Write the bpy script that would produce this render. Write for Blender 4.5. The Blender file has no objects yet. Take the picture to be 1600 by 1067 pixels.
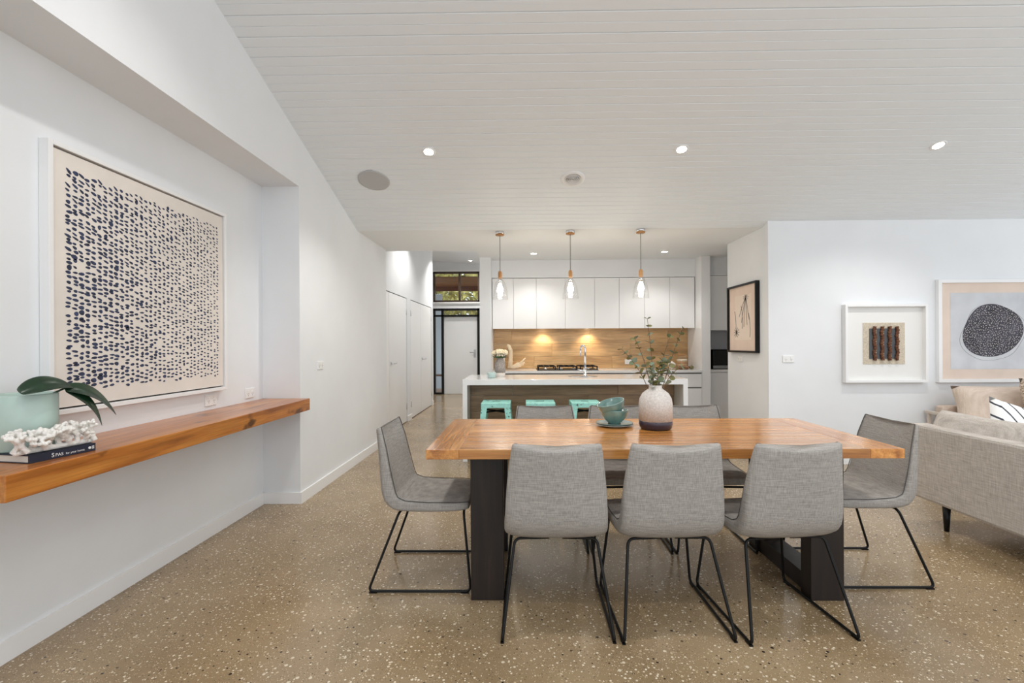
import bpy, bmesh, math, random
from mathutils import Vector, Matrix
R = math.radians
PI = math.pi
C = bpy.context.scene.collection
random.seed(7)

# ------------------------------------------------------------------ camera
F_PX, YAW, ROLL = 755.0, 0.0125, 0.0052
cam_d = bpy.data.cameras.new('camera')
cam_d.sensor_fit = 'HORIZONTAL'; cam_d.sensor_width = 36.0
cam_d.lens = F_PX / 1600 * 36.0
cam_d.shift_x = -10 / 1600; cam_d.shift_y = 3.5 / 1600
cam_d.clip_start = 0.05; cam_d.clip_end = 200
cam = bpy.data.objects.new('camera', cam_d); C.objects.link(cam)
rt0 = Vector((math.cos(YAW), math.sin(YAW), 0)); up0 = Vector((0, 0, 1))
fw = Vector((-math.sin(YAW), math.cos(YAW), 0))
rt = rt0 * math.cos(ROLL) - up0 * math.sin(ROLL); up = up0 * math.cos(ROLL) + rt0 * math.sin(ROLL)
mx = Matrix((rt, up, -fw)).transposed().to_4x4(); mx.translation = (0, 0, 1.27)
cam.matrix_world = mx
bpy.context.scene.camera = cam

# ------------------------------------------------------------------ world + view
w = bpy.data.worlds.new('world'); bpy.context.scene.world = w; w.use_nodes = True
bg = w.node_tree.nodes['Background']
bg.inputs['Color'].default_value = (0.90, 0.95, 1.0, 1); bg.inputs['Strength'].default_value = 1.7
vs = bpy.context.scene.view_settings
vs.view_transform = 'Standard'; vs.look = 'None'; vs.gamma = 1.0; vs.use_curve_mapping = False
vs.exposure = -0.1
SPOT_W = 58.0        # each recessed downlight
WARM = (1.0, 0.965, 0.92)

# ------------------------------------------------------------------ helpers
def lin(c):
    def f(v):
        v /= 255.0
        return v / 12.92 if v <= 0.04045 else ((v + 0.055) / 1.055) ** 2.4
    return (f(c[0]), f(c[1]), f(c[2]), 1.0)

def new_mat(name):
    m = bpy.data.materials.new(name); m.use_nodes = True
    nt = m.node_tree; return m, nt, nt.nodes['Principled BSDF']

def N(nt, typ, **kw):
    n = nt.nodes.new(typ)
    for k, v in kw.items():
        if k.startswith('i_'): n.inputs[k[2:].replace('_', ' ')].default_value = v
        else: setattr(n, k, v)
    return n

def ramp(nt, stops):
    r = nt.nodes.new('ShaderNodeValToRGB'); e = r.color_ramp.elements
    while len(e) < len(stops): e.new(0.5)
    for el, (p, c) in zip(e, stops): el.position = p; el.color = c if len(c) == 4 else lin(c)
    return r

def coords(nt, scale, rnd=True, rot=(0, 0, 0)):
    tc = N(nt, 'ShaderNodeTexCoord'); mp = N(nt, 'ShaderNodeMapping')
    mp.inputs['Scale'].default_value = scale; mp.inputs['Rotation'].default_value = rot
    if rnd:
        oi = N(nt, 'ShaderNodeObjectInfo'); mu = N(nt, 'ShaderNodeMath', operation='MULTIPLY'); mu.inputs[1].default_value = 37.0
        nt.links.new(oi.outputs['Random'], mu.inputs[0])
        ad = N(nt, 'ShaderNodeVectorMath', operation='ADD')
        nt.links.new(tc.outputs['Object'], ad.inputs[0]); nt.links.new(mu.outputs[0], ad.inputs[1])
        nt.links.new(ad.outputs[0], mp.inputs['Vector'])
    else:
        nt.links.new(tc.outputs['Object'], mp.inputs['Vector'])
    return mp

def pbr(name, col, rough=0.5, metal=0.0, coat=0.0, var=0.0, vscale=6.0, bump=0.0, spec=0.5):
    m, nt, b = new_mat(name)
    b.inputs['Base Color'].default_value = lin(col); b.inputs['Roughness'].default_value = rough
    b.inputs['Metallic'].default_value = metal; b.inputs['Coat Weight'].default_value = coat
    b.inputs['Specular IOR Level'].default_value = spec
    if var or bump:
        mp = coords(nt, (1, 1, 1), False)
        no = N(nt, 'ShaderNodeTexNoise'); no.inputs['Scale'].default_value = vscale; no.inputs['Detail'].default_value = 5
        nt.links.new(mp.outputs[0], no.inputs['Vector'])
        if var:
            d = [max(0, v * (1 - var)) for v in col]; l = [min(255, v * (1 + var)) for v in col]
            r = ramp(nt, [(0.3, d), (0.7, l)]); nt.links.new(no.outputs['Fac'], r.inputs[0])
            nt.links.new(r.outputs[0], b.inputs['Base Color'])
        if bump:
            bp = N(nt, 'ShaderNodeBump'); bp.inputs['Strength'].default_value = bump; bp.inputs['Distance'].default_value = 0.01
            nt.links.new(no.outputs['Fac'], bp.inputs['Height']); nt.links.new(bp.outputs[0], b.inputs['Normal'])
    return m

def wood(name, dark, mid, light, axis='x', grain=14.0, rough=0.35, coat=0.0, vary=0.25, knots=False):
    m, nt, b = new_mat(name)
    s = {'x': (1.1, grain, grain), 'y': (grain, 1.1, grain), 'z': (grain, grain, 1.1)}[axis]
    mp = coords(nt, s)
    n1 = N(nt, 'ShaderNodeTexNoise'); n1.inputs['Scale'].default_value = 1.3; n1.inputs['Detail'].default_value = 7; n1.inputs['Roughness'].default_value = 0.6; n1.inputs['Distortion'].default_value = 0.6
    nt.links.new(mp.outputs[0], n1.inputs['Vector'])
    r = ramp(nt, [(0.28, dark), (0.5, mid), (0.74, light)]); nt.links.new(n1.outputs['Fac'], r.inputs[0])
    s2 = tuple(v * (5.0 if v > 2 else 2.0) for v in s)
    mp2 = coords(nt, s2); n2 = N(nt, 'ShaderNodeTexNoise'); n2.inputs['Scale'].default_value = 2.0; n2.inputs['Detail'].default_value = 3
    nt.links.new(mp2.outputs[0], n2.inputs['Vector'])
    r2 = ramp(nt, [(0.35, (205, 205, 205)), (0.6, (255, 255, 255))]); nt.links.new(n2.outputs['Fac'], r2.inputs[0])
    mu = N(nt, 'ShaderNodeMix', data_type='RGBA', blend_type='MULTIPLY'); mu.inputs[0].default_value = 0.6
    nt.links.new(r.outputs[0], mu.inputs[6]); nt.links.new(r2.outputs[0], mu.inputs[7])
    out = mu.outputs[2]
    if knots:
        mpk = coords(nt, tuple(v * 0.22 if v > 2 else v * 1.3 for v in s)); nk = N(nt, 'ShaderNodeTexNoise'); nk.inputs['Scale'].default_value = 2.2; nk.inputs['Detail'].default_value = 4
        nt.links.new(mpk.outputs[0], nk.inputs['Vector'])
        rk = ramp(nt, [(0.30, (70, 38, 16)), (0.37, (255, 255, 255))]); nt.links.new(nk.outputs['Fac'], rk.inputs[0])
        mk = N(nt, 'ShaderNodeMix', data_type='RGBA', blend_type='MULTIPLY'); mk.inputs[0].default_value = 0.85
        nt.links.new(out, mk.inputs[6]); nt.links.new(rk.outputs[0], mk.inputs[7]); out = mk.outputs[2]
    if vary:
        oi = N(nt, 'ShaderNodeObjectInfo'); mr = N(nt, 'ShaderNodeMapRange'); mr.inputs['To Min'].default_value = 1 - vary; mr.inputs['To Max'].default_value = 1 + vary * 0.6
        nt.links.new(oi.outputs['Random'], mr.inputs['Value'])
        hs = N(nt, 'ShaderNodeHueSaturation'); nt.links.new(mr.outputs[0], hs.inputs['Value']); nt.links.new(out, hs.inputs['Color']); out = hs.outputs[0]
    nt.links.new(out, b.inputs['Base Color'])
    b.inputs['Roughness'].default_value = rough; b.inputs['Coat Weight'].default_value = coat; b.inputs['Coat Roughness'].default_value = 0.15
    return m

def fabric(name, c1, c2, scale=1.0):
    m, nt, b = new_mat(name); fac = []
    for s in ((300, 300, 14), (14, 14, 280)):
        mp = coords(nt, tuple(v * scale for v in s)); n = N(nt, 'ShaderNodeTexNoise'); n.inputs['Scale'].default_value = 1.0; n.inputs['Detail'].default_value = 3
        nt.links.new(mp.outputs[0], n.inputs['Vector']); fac.append(n)
    ad = N(nt, 'ShaderNodeMath', operation='ADD'); nt.links.new(fac[0].outputs['Fac'], ad.inputs[0]); nt.links.new(fac[1].outputs['Fac'], ad.inputs[1])
    hf = N(nt, 'ShaderNodeMath', operation='MULTIPLY'); hf.inputs[1].default_value = 0.5; nt.links.new(ad.outputs[0], hf.inputs[0])
    r = ramp(nt, [(0.36, c1), (0.64, c2)]); nt.links.new(hf.outputs[0], r.inputs[0]); nt.links.new(r.outputs[0], b.inputs['Base Color'])
    b.inputs['Roughness'].default_value = 0.9; b.inputs['Specular IOR Level'].default_value = 0.15
    bp = N(nt, 'ShaderNodeBump'); bp.inputs['Strength'].default_value = 0.25; bp.inputs['Distance'].default_value = 0.002
    nt.links.new(hf.outputs[0], bp.inputs['Height']); nt.links.new(bp.outputs[0], b.inputs['Normal'])
    return m

def emit(name, col, strength):
    m, nt, b = new_mat(name)
    b.inputs['Base Color'].default_value = lin(col); b.inputs['Emission Color'].default_value = lin(col); b.inputs['Emission Strength'].default_value = strength
    return m

def clear_glass(name, tint=(255, 255, 255), refl=0.04):
    m = bpy.data.materials.new(name); m.use_nodes = True; nt = m.node_tree; nt.nodes.clear()
    o = N(nt, 'ShaderNodeOutputMaterial'); t = N(nt, 'ShaderNodeBsdfTransparent'); g = N(nt, 'ShaderNodeBsdfGlossy'); mix = N(nt, 'ShaderNodeMixShader')
    t.inputs[0].default_value = lin(tint); g.inputs['Roughness'].default_value = 0.03
    lw = N(nt, 'ShaderNodeLayerWeight'); lw.inputs['Blend'].default_value = 0.25
    mr = N(nt, 'ShaderNodeMapRange'); mr.inputs['To Min'].default_value = 0.03; mr.inputs['To Max'].default_value = 0.03 + refl * 5
    nt.links.new(lw.outputs['Facing'], mr.inputs['Value']); nt.links.new(mr.outputs[0], mix.inputs[0])
    nt.links.new(t.outputs[0], mix.inputs[1]); nt.links.new(g.outputs[0], mix.inputs[2]); nt.links.new(mix.outputs[0], o.inputs[0])
    return m

class MB:
    """collects shapes into one mesh"""
    def __init__(self): self.v = []; self.f = []; self.sm = []
    def add(self, vs, fs, smooth=False):
        o = len(self.v); self.v += [tuple(p) for p in vs]
        self.f += [tuple(i + o for i in f) for f in fs]; self.sm += [smooth] * len(fs); return self
    def box(self, x0, x1, y0, y1, z0, z1, bev=0.0, mat=None):
        if bev > 0:
            bm = bmesh.new(); bmesh.ops.create_cube(bm, size=1.0)
            for v in bm.verts: v.co = Vector(((x0 + x1) / 2 + v.co.x * (x1 - x0), (y0 + y1) / 2 + v.co.y * (y1 - y0), (z0 + z1) / 2 + v.co.z * (z1 - z0)))
            bmesh.ops.bevel(bm, geom=bm.edges[:], offset=bev, segments=2, profile=0.5, affect='EDGES')
            bm.verts.index_update()
            vs = [v.co.copy() for v in bm.verts]; fs = [tuple(v.index for v in f.verts) for f in bm.faces]; bm.free()
        else:
            vs = [Vector((x, y, z)) for x in (x0, x1) for y in (y0, y1) for z in (z0, z1)]
            fs = [(0, 1, 3, 2), (4, 6, 7, 5), (0, 4, 5, 1), (2, 3, 7, 6), (0, 2, 6, 4), (1, 5, 7, 3)]
        if mat is not None: vs = [mat @ p for p in vs]
        return self.add(vs, fs)
    def prism(self, pts, axis, a0, a1):
        n = len(pts); vs = []
        for a in (a0, a1):
            for p, q in pts: vs.append({'x': (a, p, q), 'y': (p, a, q), 'z': (p, q, a)}[axis])
        fs = [tuple(range(n))[::-1], tuple(range(n, 2 * n))] + [(i, (i + 1) % n, n + (i + 1) % n, n + i) for i in range(n)]
        return self.add(vs, fs)
    def lathe(self, prof, seg=32, c=(0, 0, 0), mat=None, smooth=True):
        vs = []; fs = []; n = len(prof)
        for i in range(seg):
            a = 2 * PI * i / seg
            for r, z in prof: vs.append(Vector((c[0] + r * math.cos(a), c[1] + r * math.sin(a), c[2] + z)))
        for i in range(seg):
            j = (i + 1) % seg
            for k in range(n - 1): fs.append((i * n + k, j * n + k, j * n + k + 1, i * n + k + 1))
        if prof[0][0] > 1e-6: fs.append(tuple(i * n for i in range(seg))[::-1])
        if prof[-1][0] > 1e-6: fs.append(tuple(i * n + n - 1 for i in range(seg)))
        if mat is not None: vs = [mat @ p for p in vs]
        return self.add(vs, fs, smooth)
    def tube(self, pts, rad, seg=8, closed=False, smooth=True):
        P = [Vector(p) for p in pts]; n = len(P)
        rads = rad if isinstance(rad, (list, tuple)) else [rad] * n
        T = []
        for i in range(n):
            a = P[(i - 1) % n] if (closed or i > 0) else P[i]; b = P[(i + 1) % n] if (closed or i < n - 1) else P[i]
            d = (b - a); T.append(d.normalized() if d.length > 1e-9 else Vector((0, 0, 1)))
        nrm = T[0].orthogonal().normalized(); vs = []
        for i in range(n):
            if i: nrm = (nrm - T[i] * nrm.dot(T[i])); nrm = nrm.normalized() if nrm.length > 1e-6 else T[i].orthogonal().normalized()
            bn = T[i].cross(nrm)
            for k in range(seg):
                a = 2 * PI * k / seg; vs.append(P[i] + (nrm * math.cos(a) + bn * math.sin(a)) * rads[i])
        fs = []
        m = n if closed else n - 1
        for i in range(m):
            j = (i + 1) % n
            for k in range(seg): l = (k + 1) % seg; fs.append((i * seg + k, i * seg + l, j * seg + l, j * seg + k))
        if not closed: fs.append(tuple(range(seg))[::-1]); fs.append(tuple((n - 1) * seg + k for k in range(seg)))
        return self.add(vs, fs, smooth)
    def ball(self, c, r, seg=12, rings=8, sc=(1, 1, 1)):
        prof = [(max(0.0, r * math.sin(PI * i / rings)) if 0 < i < rings else 0.0, -r * math.cos(PI * i / rings)) for i in range(rings + 1)]
        vs = []; fs = []; n = rings + 1
        for i in range(seg):
            a = 2 * PI * i / seg
            for q, z in prof: vs.append((c[0] + q * math.cos(a) * sc[0], c[1] + q * math.sin(a) * sc[1], c[2] + z * sc[2]))
        for i in range(seg):
            j = (i + 1) % seg
            for k in range(rings): fs.append((i * n + k, j * n + k, j * n + k + 1, i * n + k + 1))
        return self.add(vs, fs, True)
    def mesh(self, name, mat):
        me = bpy.data.meshes.new(name); me.from_pydata(self.v, [], self.f)
        me.polygons.foreach_set('use_smooth', self.sm); 
        bm = bmesh.new(); bm.from_mesh(me); bmesh.ops.remove_doubles(bm, verts=bm.verts[:], dist=1e-6); bmesh.ops.recalc_face_normals(bm, faces=bm.faces[:]); bm.to_mesh(me); bm.free()
        if mat: me.materials.append(mat)
        return me
    def build(self, name, mat, parent=None, loc=None):
        o = bpy.data.objects.new(name, self.mesh(name, mat)); C.objects.link(o)
        if parent: o.parent = parent
        if loc: o.location = loc
        return o

def tag(o, label, cat=None, group=None, kind=None):
    o['label'] = label
    if cat: o['category'] = cat
    if group: o['group'] = group
    if kind: o['kind'] = kind
    return o
def thing(name, label, cat, loc=(0, 0, 0), rz=0.0, group=None):
    o = bpy.data.objects.new(name, None); C.objects.link(o); o.location = loc; o.rotation_euler = (0, 0, rz); o.empty_display_size = 0.1
    return tag(o, label, cat, group)
def copy_tree(o, parent=None):
    c = o.copy(); C.objects.link(c); c.parent = parent
    for ch in list(o.children): copy_tree(ch, c)
    return c
def struct(name, mb, mat, label):
    o = mb.build(name, mat); o['kind'] = 'structure'; o['label'] = label; return o
def smooth_mod(o, lv=1):
    s = o.modifiers.new('sub', 'SUBSURF'); s.levels = lv; s.render_levels = lv; return o
def fillet(pts, r, n=5):
    P = [Vector(p) for p in pts]; out = [P[0]]
    for i in range(1, len(P) - 1):
        a = (P[i - 1] - P[i]); b = (P[i + 1] - P[i]); rr = min(r, a.length * 0.45, b.length * 0.45)
        s = P[i] + a.normalized() * rr; e = P[i] + b.normalized() * rr
        for k in range(n + 1):
            t = k / n; out.append(s * (1 - t) ** 2 + P[i] * 2 * t * (1 - t) + e * t ** 2)
    out.append(P[-1]); return out

# ------------------------------------------------------------------ materials
M_wall = pbr('white_wall_paint', (233, 235, 237), 0.6, var=0.008, vscale=3)
M_trim = pbr('white_gloss_trim', (240, 240, 240), 0.35)
M_ceil = pbr('white_painted_boards', (235, 239, 242), 0.5)
M_plaster = pbr('white_ceiling_plaster', (237, 239, 240), 0.7)
M_white_lac = pbr('white_lacquer', (240, 240, 240), 0.38)
M_gap = pbr('dark_gap', (40, 38, 36), 0.8)
M_stone = pbr('white_engineered_stone', (232, 232, 232), 0.15, coat=0.3, var=0.01, vscale=60)
M_black = pbr('black_powder_coat', (9, 9, 10), 0.45, spec=0.3)
M_chrome = pbr('chrome', (225, 225, 228), 0.08, metal=1.0)
M_steel = pbr('brushed_steel', (175, 176, 178), 0.3, metal=1.0)
M_linen = fabric('grey_linen', (136, 132, 127), (176, 171, 165), 1.3)
M_pipe = pbr('charcoal_piping', (88, 86, 84), 0.9)
M_sofa = fabric('pale_grey_weave', (168, 160, 152), (206, 199, 192), 0.8)
M_beige = fabric('beige_weave', (205, 186, 170), (228, 212, 198), 0.8)
M_table = wood('honey_hardwood', (164, 100, 46), (204, 138, 70), (228, 166, 94), 'x', 16, 0.22, 0.45, 0.22)
M_table_end = wood('honey_hardwood_end', (152, 88, 36), (204, 136, 66), (230, 168, 92), 'y', 16, 0.22, 0.45, 0.15)
M_shelf = wood('oiled_hardwood_shelf', (136, 72, 24), (186, 112, 44), (214, 144, 66), 'y', 14, 0.3, 0.3, 0.0, knots=True)
M_dark = wood('black_stained_timber', (16, 10, 7), (30, 20, 15), (46, 33, 26), 'z', 14, 0.5, 0.0, 0.1)
M_tile = wood('timber_look_tile', (178, 136, 86), (216, 174, 120), (234, 198, 148), 'x', 7, 0.3, 0.0, 0.14)
M_tile2 = wood('timber_look_tile_grey', (126, 102, 76), (156, 128, 98), (178, 150, 118), 'x', 7, 0.35, 0.0, 0.14)
M_lightwood = wood('pale_timber', (176, 116, 60), (206, 148, 88), (224, 172, 112), 'z', 20, 0.4, 0, 0.1)
M_brown = wood('red_brown_timber', (92, 46, 28), (122, 66, 42), (142, 82, 54), 'x', 14, 0.4, 0, 0.1)
M_soffit = wood('cedar_soffit', (120, 66, 30), (158, 96, 50), (180, 116, 64), 'x', 8, 0.5, 0, 0.1)
M_glass = clear_glass('clear_glass')
M_pane = clear_glass('window_pane', (245, 250, 250), 0.06)
M_lamp = emit('lit_lamp', (255, 247, 235), 25.0)
M_bulb = emit('lit_filament_bulb', (255, 244, 225), 30.0)
M_mint = pbr('mint_glaze', (184, 205, 196), 0.4, var=0.03, vscale=8)
M_leaf_dark = pbr('dark_green_leaf', (20, 50, 30), 0.3, var=0.2, vscale=20)
M_coral = pbr('white_coral', (236, 232, 226), 0.85, bump=0.5, vscale=120)
M_navy = pbr('navy_book_cloth', (30, 36, 56), 0.5)
M_paper = pbr('book_pages', (226, 222, 214), 0.8)
M_plate_w = pbr('white_plastic', (238, 238, 236), 0.35)
M_speaker = pbr('grey_speaker_mesh', (186, 186, 186), 0.7)

def floor_mat():
    m, nt, b = new_mat('polished_aggregate_concrete')
    mp = coords(nt, (1, 1, 1), False)
    n = N(nt, 'ShaderNodeTexNoise'); n.inputs['Scale'].default_value = 1.6; n.inputs['Detail'].default_value = 6
    nt.links.new(mp.outputs[0], n.inputs['Vector'])
    base = ramp(nt, [(0.3, (134, 113, 84)), (0.7, (163, 142, 112))]); nt.links.new(n.outputs['Fac'], base.inputs[0])
    out = base.outputs[0]
    for sc, thr, stops in ((80, 0.27, [(0.0, (226, 214, 192)), (0.55, (200, 180, 148)), (0.8, (120, 104, 84)), (0.9, (48, 40, 34))]),
                           (210, 0.30, [(0.0, (206, 188, 158)), (0.5, (176, 150, 116)), (0.75, (104, 82, 60)), (0.93, (60, 48, 38))]),
                           (42, 0.2, [(0.0, (214, 200, 176)), (0.5, (160, 134, 104)), (0.8, (90, 74, 60)), (0.92, (40, 34, 30))])):
        v = N(nt, 'ShaderNodeTexVoronoi', feature='F1'); v.inputs['Scale'].default_value = sc; v.inputs['Randomness'].default_value = 1.0
        nt.links.new(mp.outputs[0], v.inputs['Vector'])
        sp = N(nt, 'ShaderNodeSeparateColor'); nt.links.new(v.outputs['Color'], sp.inputs[0])
        # chip radius varies per cell
        mr = N(nt, 'ShaderNodeMath', operation='MULTIPLY'); mr.inputs[1].default_value = thr * 1.6; nt.links.new(sp.outputs[1], mr.inputs[0])
        lt = N(nt, 'ShaderNodeMath', operation='LESS_THAN'); nt.links.new(v.outputs['Distance'], lt.inputs[0]); nt.links.new(mr.outputs[0], lt.inputs[1])
        pick = N(nt, 'ShaderNodeMath', operation='LESS_THAN'); pick.inputs[1].default_value = 0.5; nt.links.new(sp.outputs[2], pick.inputs[0])
        an = N(nt, 'ShaderNodeMath', operation='MULTIPLY'); nt.links.new(lt.outputs[0], an.inputs[0]); nt.links.new(pick.outputs[0], an.inputs[1])
        cr = ramp(nt, stops); cr.color_ramp.interpolation = 'CONSTANT'; nt.links.new(sp.outputs[0], cr.inputs[0])
        mx_ = N(nt, 'ShaderNodeMix', data_type='RGBA'); nt.links.new(an.outputs[0], mx_.inputs[0]); nt.links.new(out, mx_.inputs[6]); nt.links.new(cr.outputs[0], mx_.inputs[7]); out = mx_.outputs[2]
    nt.links.new(out, b.inputs['Base Color']); b.inputs['Roughness'].default_value = 0.2; b.inputs['Specular IOR Level'].default_value = 0.45
    return m
M_floor = floor_mat()

# ------------------------------------------------------------------ setting
FLAT = 2.5; BREAK = 5.2; SL = 0.326
def slope_z(y): return FLAT + SL * (BREAK - y)
WX = -1.8; NX = -2.1
struct('floor', MB().box(-4.2, 7.2, -2.2, 12.32, -0.12, 0.0), M_floor, 'polished brown aggregate concrete floor running through the whole room')
# left wall with recessed niche
struct('wall_left', MB().box(-2.4, WX, 3.85, 6.28, 0, 3.05).box(-2.4, WX, -1.6, 1.0, 0, 4.75).box(-2.4, WX, 1.0, 3.85, 2.54, 4.75).box(-2.4, WX, 3.8505, 5.0, 3.05, 3.6)
       .box(-2.4, NX, 1.0, 3.85, 0, 2.54), M_wall, 'white left wall with a long shallow recess behind the timber shelf')
# hall door wall
HX = -1.93
struct('wall_hall', MB().box(-2.4, HX, 6.28, 6.62, 0, 3.5).box(-2.4, HX, 7.92, 8.18, 0, 3.5).box(-2.4, HX, 10.02, 10.16, 0, 3.5).box(-2.4, HX, 6.62, 7.92, 2.03, 3.5).box(-2.4, HX, 8.18, 10.02, 2.03, 3.5)
       .box(-2.4, HX - 0.12, 6.62, 10.02, 0, 2.03).box(-3.4, -2.4, 10.04, 10.16, 0, 3.6).box(-3.5, -3.3, 10.16, 12.2, 0, 3.6), M_wall, 'white hallway wall holding two pairs of flush doors')
FY = 12.2
struct('wall_entry', MB().box(-3.4, -2.30, FY, FY + .14, 0, 3.6).box(-1.13, -0.47, FY, FY + .14, 0, 3.6).box(-2.30, -1.13, FY, FY + .14, 2.17, 2.33).box(-2.30, -1.13, FY, FY + .14, 3.10, 3.6), M_wall, 'white far wall around the front door and high window')
struct('wall_kitchen', MB().box(-0.632, -0.476, 6.88, 12.2, 0, 3.6).box(-0.632, -0.55, 6.36, 6.88, 2.601, 3.6), M_wall, 'white pier wall between hallway and kitchen')
struct('wall_kitchen_back', MB().box(-0.476, 4.2, 7.4705, 7.6, 0, 2.6), M_wall, 'white back wall of the kitchen')
struct('trim_4', MB().box(-0.476, 2.509, 7.12, 7.47, 2.24, 2.5), M_wall, 'white bulkhead over the kitchen wall cupboards')
struct('wall_back', MB().box(2.55, 7.2, 5.08, 6.09, 0, 2.75), M_wall, 'white wall behind the sofas with a return into the kitchen')
struct('wall_pantry', MB().box(3.5, 3.6, 6.09, 7.5, 0, 2.6), M_wall, 'white side wall of the pantry nook')
struct('trim_1', MB().box(NX, NX + .014, 1.0, 3.85, 0, .09).box(NX, WX + .014, 3.836, 3.85, 0, .09).box(WX, WX + .014, 3.8502, 6.28, 0, .09).box(WX, WX + .014, -1.6, 1.0, 0, .09), M_trim, 'white baseboard along the left wall and recess')
struct('trim_2', MB().box(2.55, 7.2, 5.066, 5.08, 0, .09).box(2.536, 2.55, 5.066, 6.09, 0, .09), M_trim, 'white baseboard along the wall behind the sofas')
struct('trim_3', MB().box(HX, HX + .014, 7.92, 8.18, 0, .09).box(HX, HX + .014, 10.02, 10.16, 0, .09).box(-3.3, -2.32, FY - .014, FY, 0, .09).box(-.646, -.632, 6.88, 12.2, 0, .09), M_trim, 'white baseboard along the hallway')
# ceilings
struct('ceiling', MB().box(WX, 4.2, BREAK, 6.28, FLAT, FLAT + .1).box(-.632, 4.2, 6.28, 7.6, FLAT, FLAT + .1).box(-1.95, -.632, 6.28, 6.36, FLAT, 3.6), M_plaster, 'flat white plaster ceiling over the kitchen')
struct('ceiling_hall', MB().prism([(-3.5, 3.46), (-.47, 3.24), (-.47, 3.4), (-3.5, 3.62)], 'y', 6.28, 12.34), M_plaster, 'raised white ceiling over the hallway')
ang = math.atan(SL); clen = math.hypot(1, SL)
slab = struct('ceiling_raked', MB().prism([(-1.6, slope_z(-1.6) + .02), (BREAK + .02, FLAT + .015), (BREAK + .02, FLAT + .12), (-1.6, slope_z(-1.6) + .14)], 'x', -2.4, 7.2), M_ceil, 'raked ceiling lined with white painted boards')
bw = 0.143; hb = bw / 2
bp = [(0.0012, 0.006), (0.0045, 0), (hb - .003, 0), (hb, 0.005), (hb + .003, 0), (bw - .0045, 0), (bw - .0012, 0.006), (bw - .0012, .018), (0.0012, .018)]
bmb = MB().prism([(-a, b) for a, b in bp], 'x', WX, 7.2); board_me = bmb.mesh('ceiling_board', M_ceil)
y = BREAK; k = 0
while y > -1.5:
    o = bpy.data.objects.new('ceiling_board', board_me); C.objects.link(o); o.parent = slab
    o.location = (0, y, slope_z(y) - 0.001); o.rotation_euler = (-ang, 0, 0)
    y -= bw / clen; k += 1

# hall doors (two pairs of flush leaves)
def leaf(y0, y1, hinge_far, handle):
    t = tag(bpy.data.objects.new('door_%d' % leaf.n, None), '', kind='structure'); C.objects.link(t); leaf.n += 1
    t.location = (HX, y0, 0)
    MB().box(-.04, -.004, .003, y1 - y0 - .003, .012, 2.018, .002).build('leaf', M_trim, t)
    for z in (.25, 1.8):
        yy = (y1 - y0 - .004) if hinge_far else .004
        MB().tube([(-.002, yy, z - .05), (-.002, yy, z + .05)], .006, 8).build('hinge', M_steel, t)
    if handle:
        h = MB().box(-.004, .006, .045, .099, .965, 1.019, .002).tube(fillet([(.004, .072, .992), (.05, .072, .992), (.05, .2, .992)], .012), .009, 10).build('handle', M_chrome, t)
        h['label'] = 'chrome lever handle'
    return t
leaf.n = 1
leaf(6.64, 6.88, False, False)['label'] = 'white flush cupboard leaf at the hallway corner, mostly hidden'
leaf(6.885, 7.90, True, True)['label'] = 'white flush hallway door with chrome lever, nearer the dining table'
leaf(8.20, 9.0, False, False)['label'] = 'plain white flush door leaf without lever further down the hallway'
leaf(9.005, 10.0, True, True)['label'] = 'white flush hallway door with chrome lever, nearer the front door'

# front door, sidelight, transom, high window
d = tag(bpy.data.objects.new('door_5', None), 'pale grey front door in a black frame with sidelight and transom', kind='structure'); C.objects.link(d); d.location = (0, FY, 0)
fr = MB()
for x0, x1 in ((-2.30, -2.26), (-2.10, -2.045), (-1.19, -1.13)): fr.box(x0, x1, -.01, .12, 0, 2.17)
fr.box(-2.30, -1.13, -.01, .12, 2.12, 2.17).box(-2.30, -1.13, -.01, .12, 1.965, 2.01).box(-2.26, -2.10, -.01, .12, 0, .04)
fr.build('frame', M_black, d)
MB().box(-2.04, -1.195, .03, .075, .01, 1.96, .003).build('door_panel', pbr('pale_grey_door', (230, 232, 233), .4), d)
MB().box(-1.285, -1.235, .015, .03, .93, 1.13, .003).tube(fillet([(-1.26, .02, 1.06), (-1.26, -.04, 1.06), (-1.38, -.04, 1.06)], .01), .009, 8).build('handle', M_steel, d)
MB().box(-2.26, -2.10, .05, .056, .04, 1.965).build('pane', M_pane, d); MB().box(-2.26, -1.19, .05, .056, 2.01, 2.12).build('pane', M_pane, d)
wn = tag(bpy.data.objects.new('window_1', None), 'high two pane window with dark frame above the front door', kind='structure'); C.objects.link(wn); wn.location = (0, FY, 0)
M_bronze = pbr('dark_bronze_frame', (58, 44, 34), .4)
MB().box(-2.30, -2.26, -.015, .1, 2.33, 3.10).box(-1.17, -1.13, -.015, .1, 2.33, 3.10).box(-2.30, -1.13, -.015, .1, 3.055, 3.10).box(-2.30, -1.13, -.015, .1, 2.33, 2.375).box(-1.66, -1.61, -.012, .1, 2.375, 3.055).build('frame', M_bronze, wn)
MB().box(-2.34, -1.09, -.03, 0, 3.10, 3.135).box(-2.34, -1.09, -.03, 0, 2.295, 2.33).box(-2.34, -2.30, -.03, 0, 2.33, 3.10).build('architrave', M_trim, wn)
for a, b in ((-2.26, -1.66), (-1.61, -1.17)): MB().box(a, b, .04, .046, 2.375, 3.055).build('pane', M_pane, wn)

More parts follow.
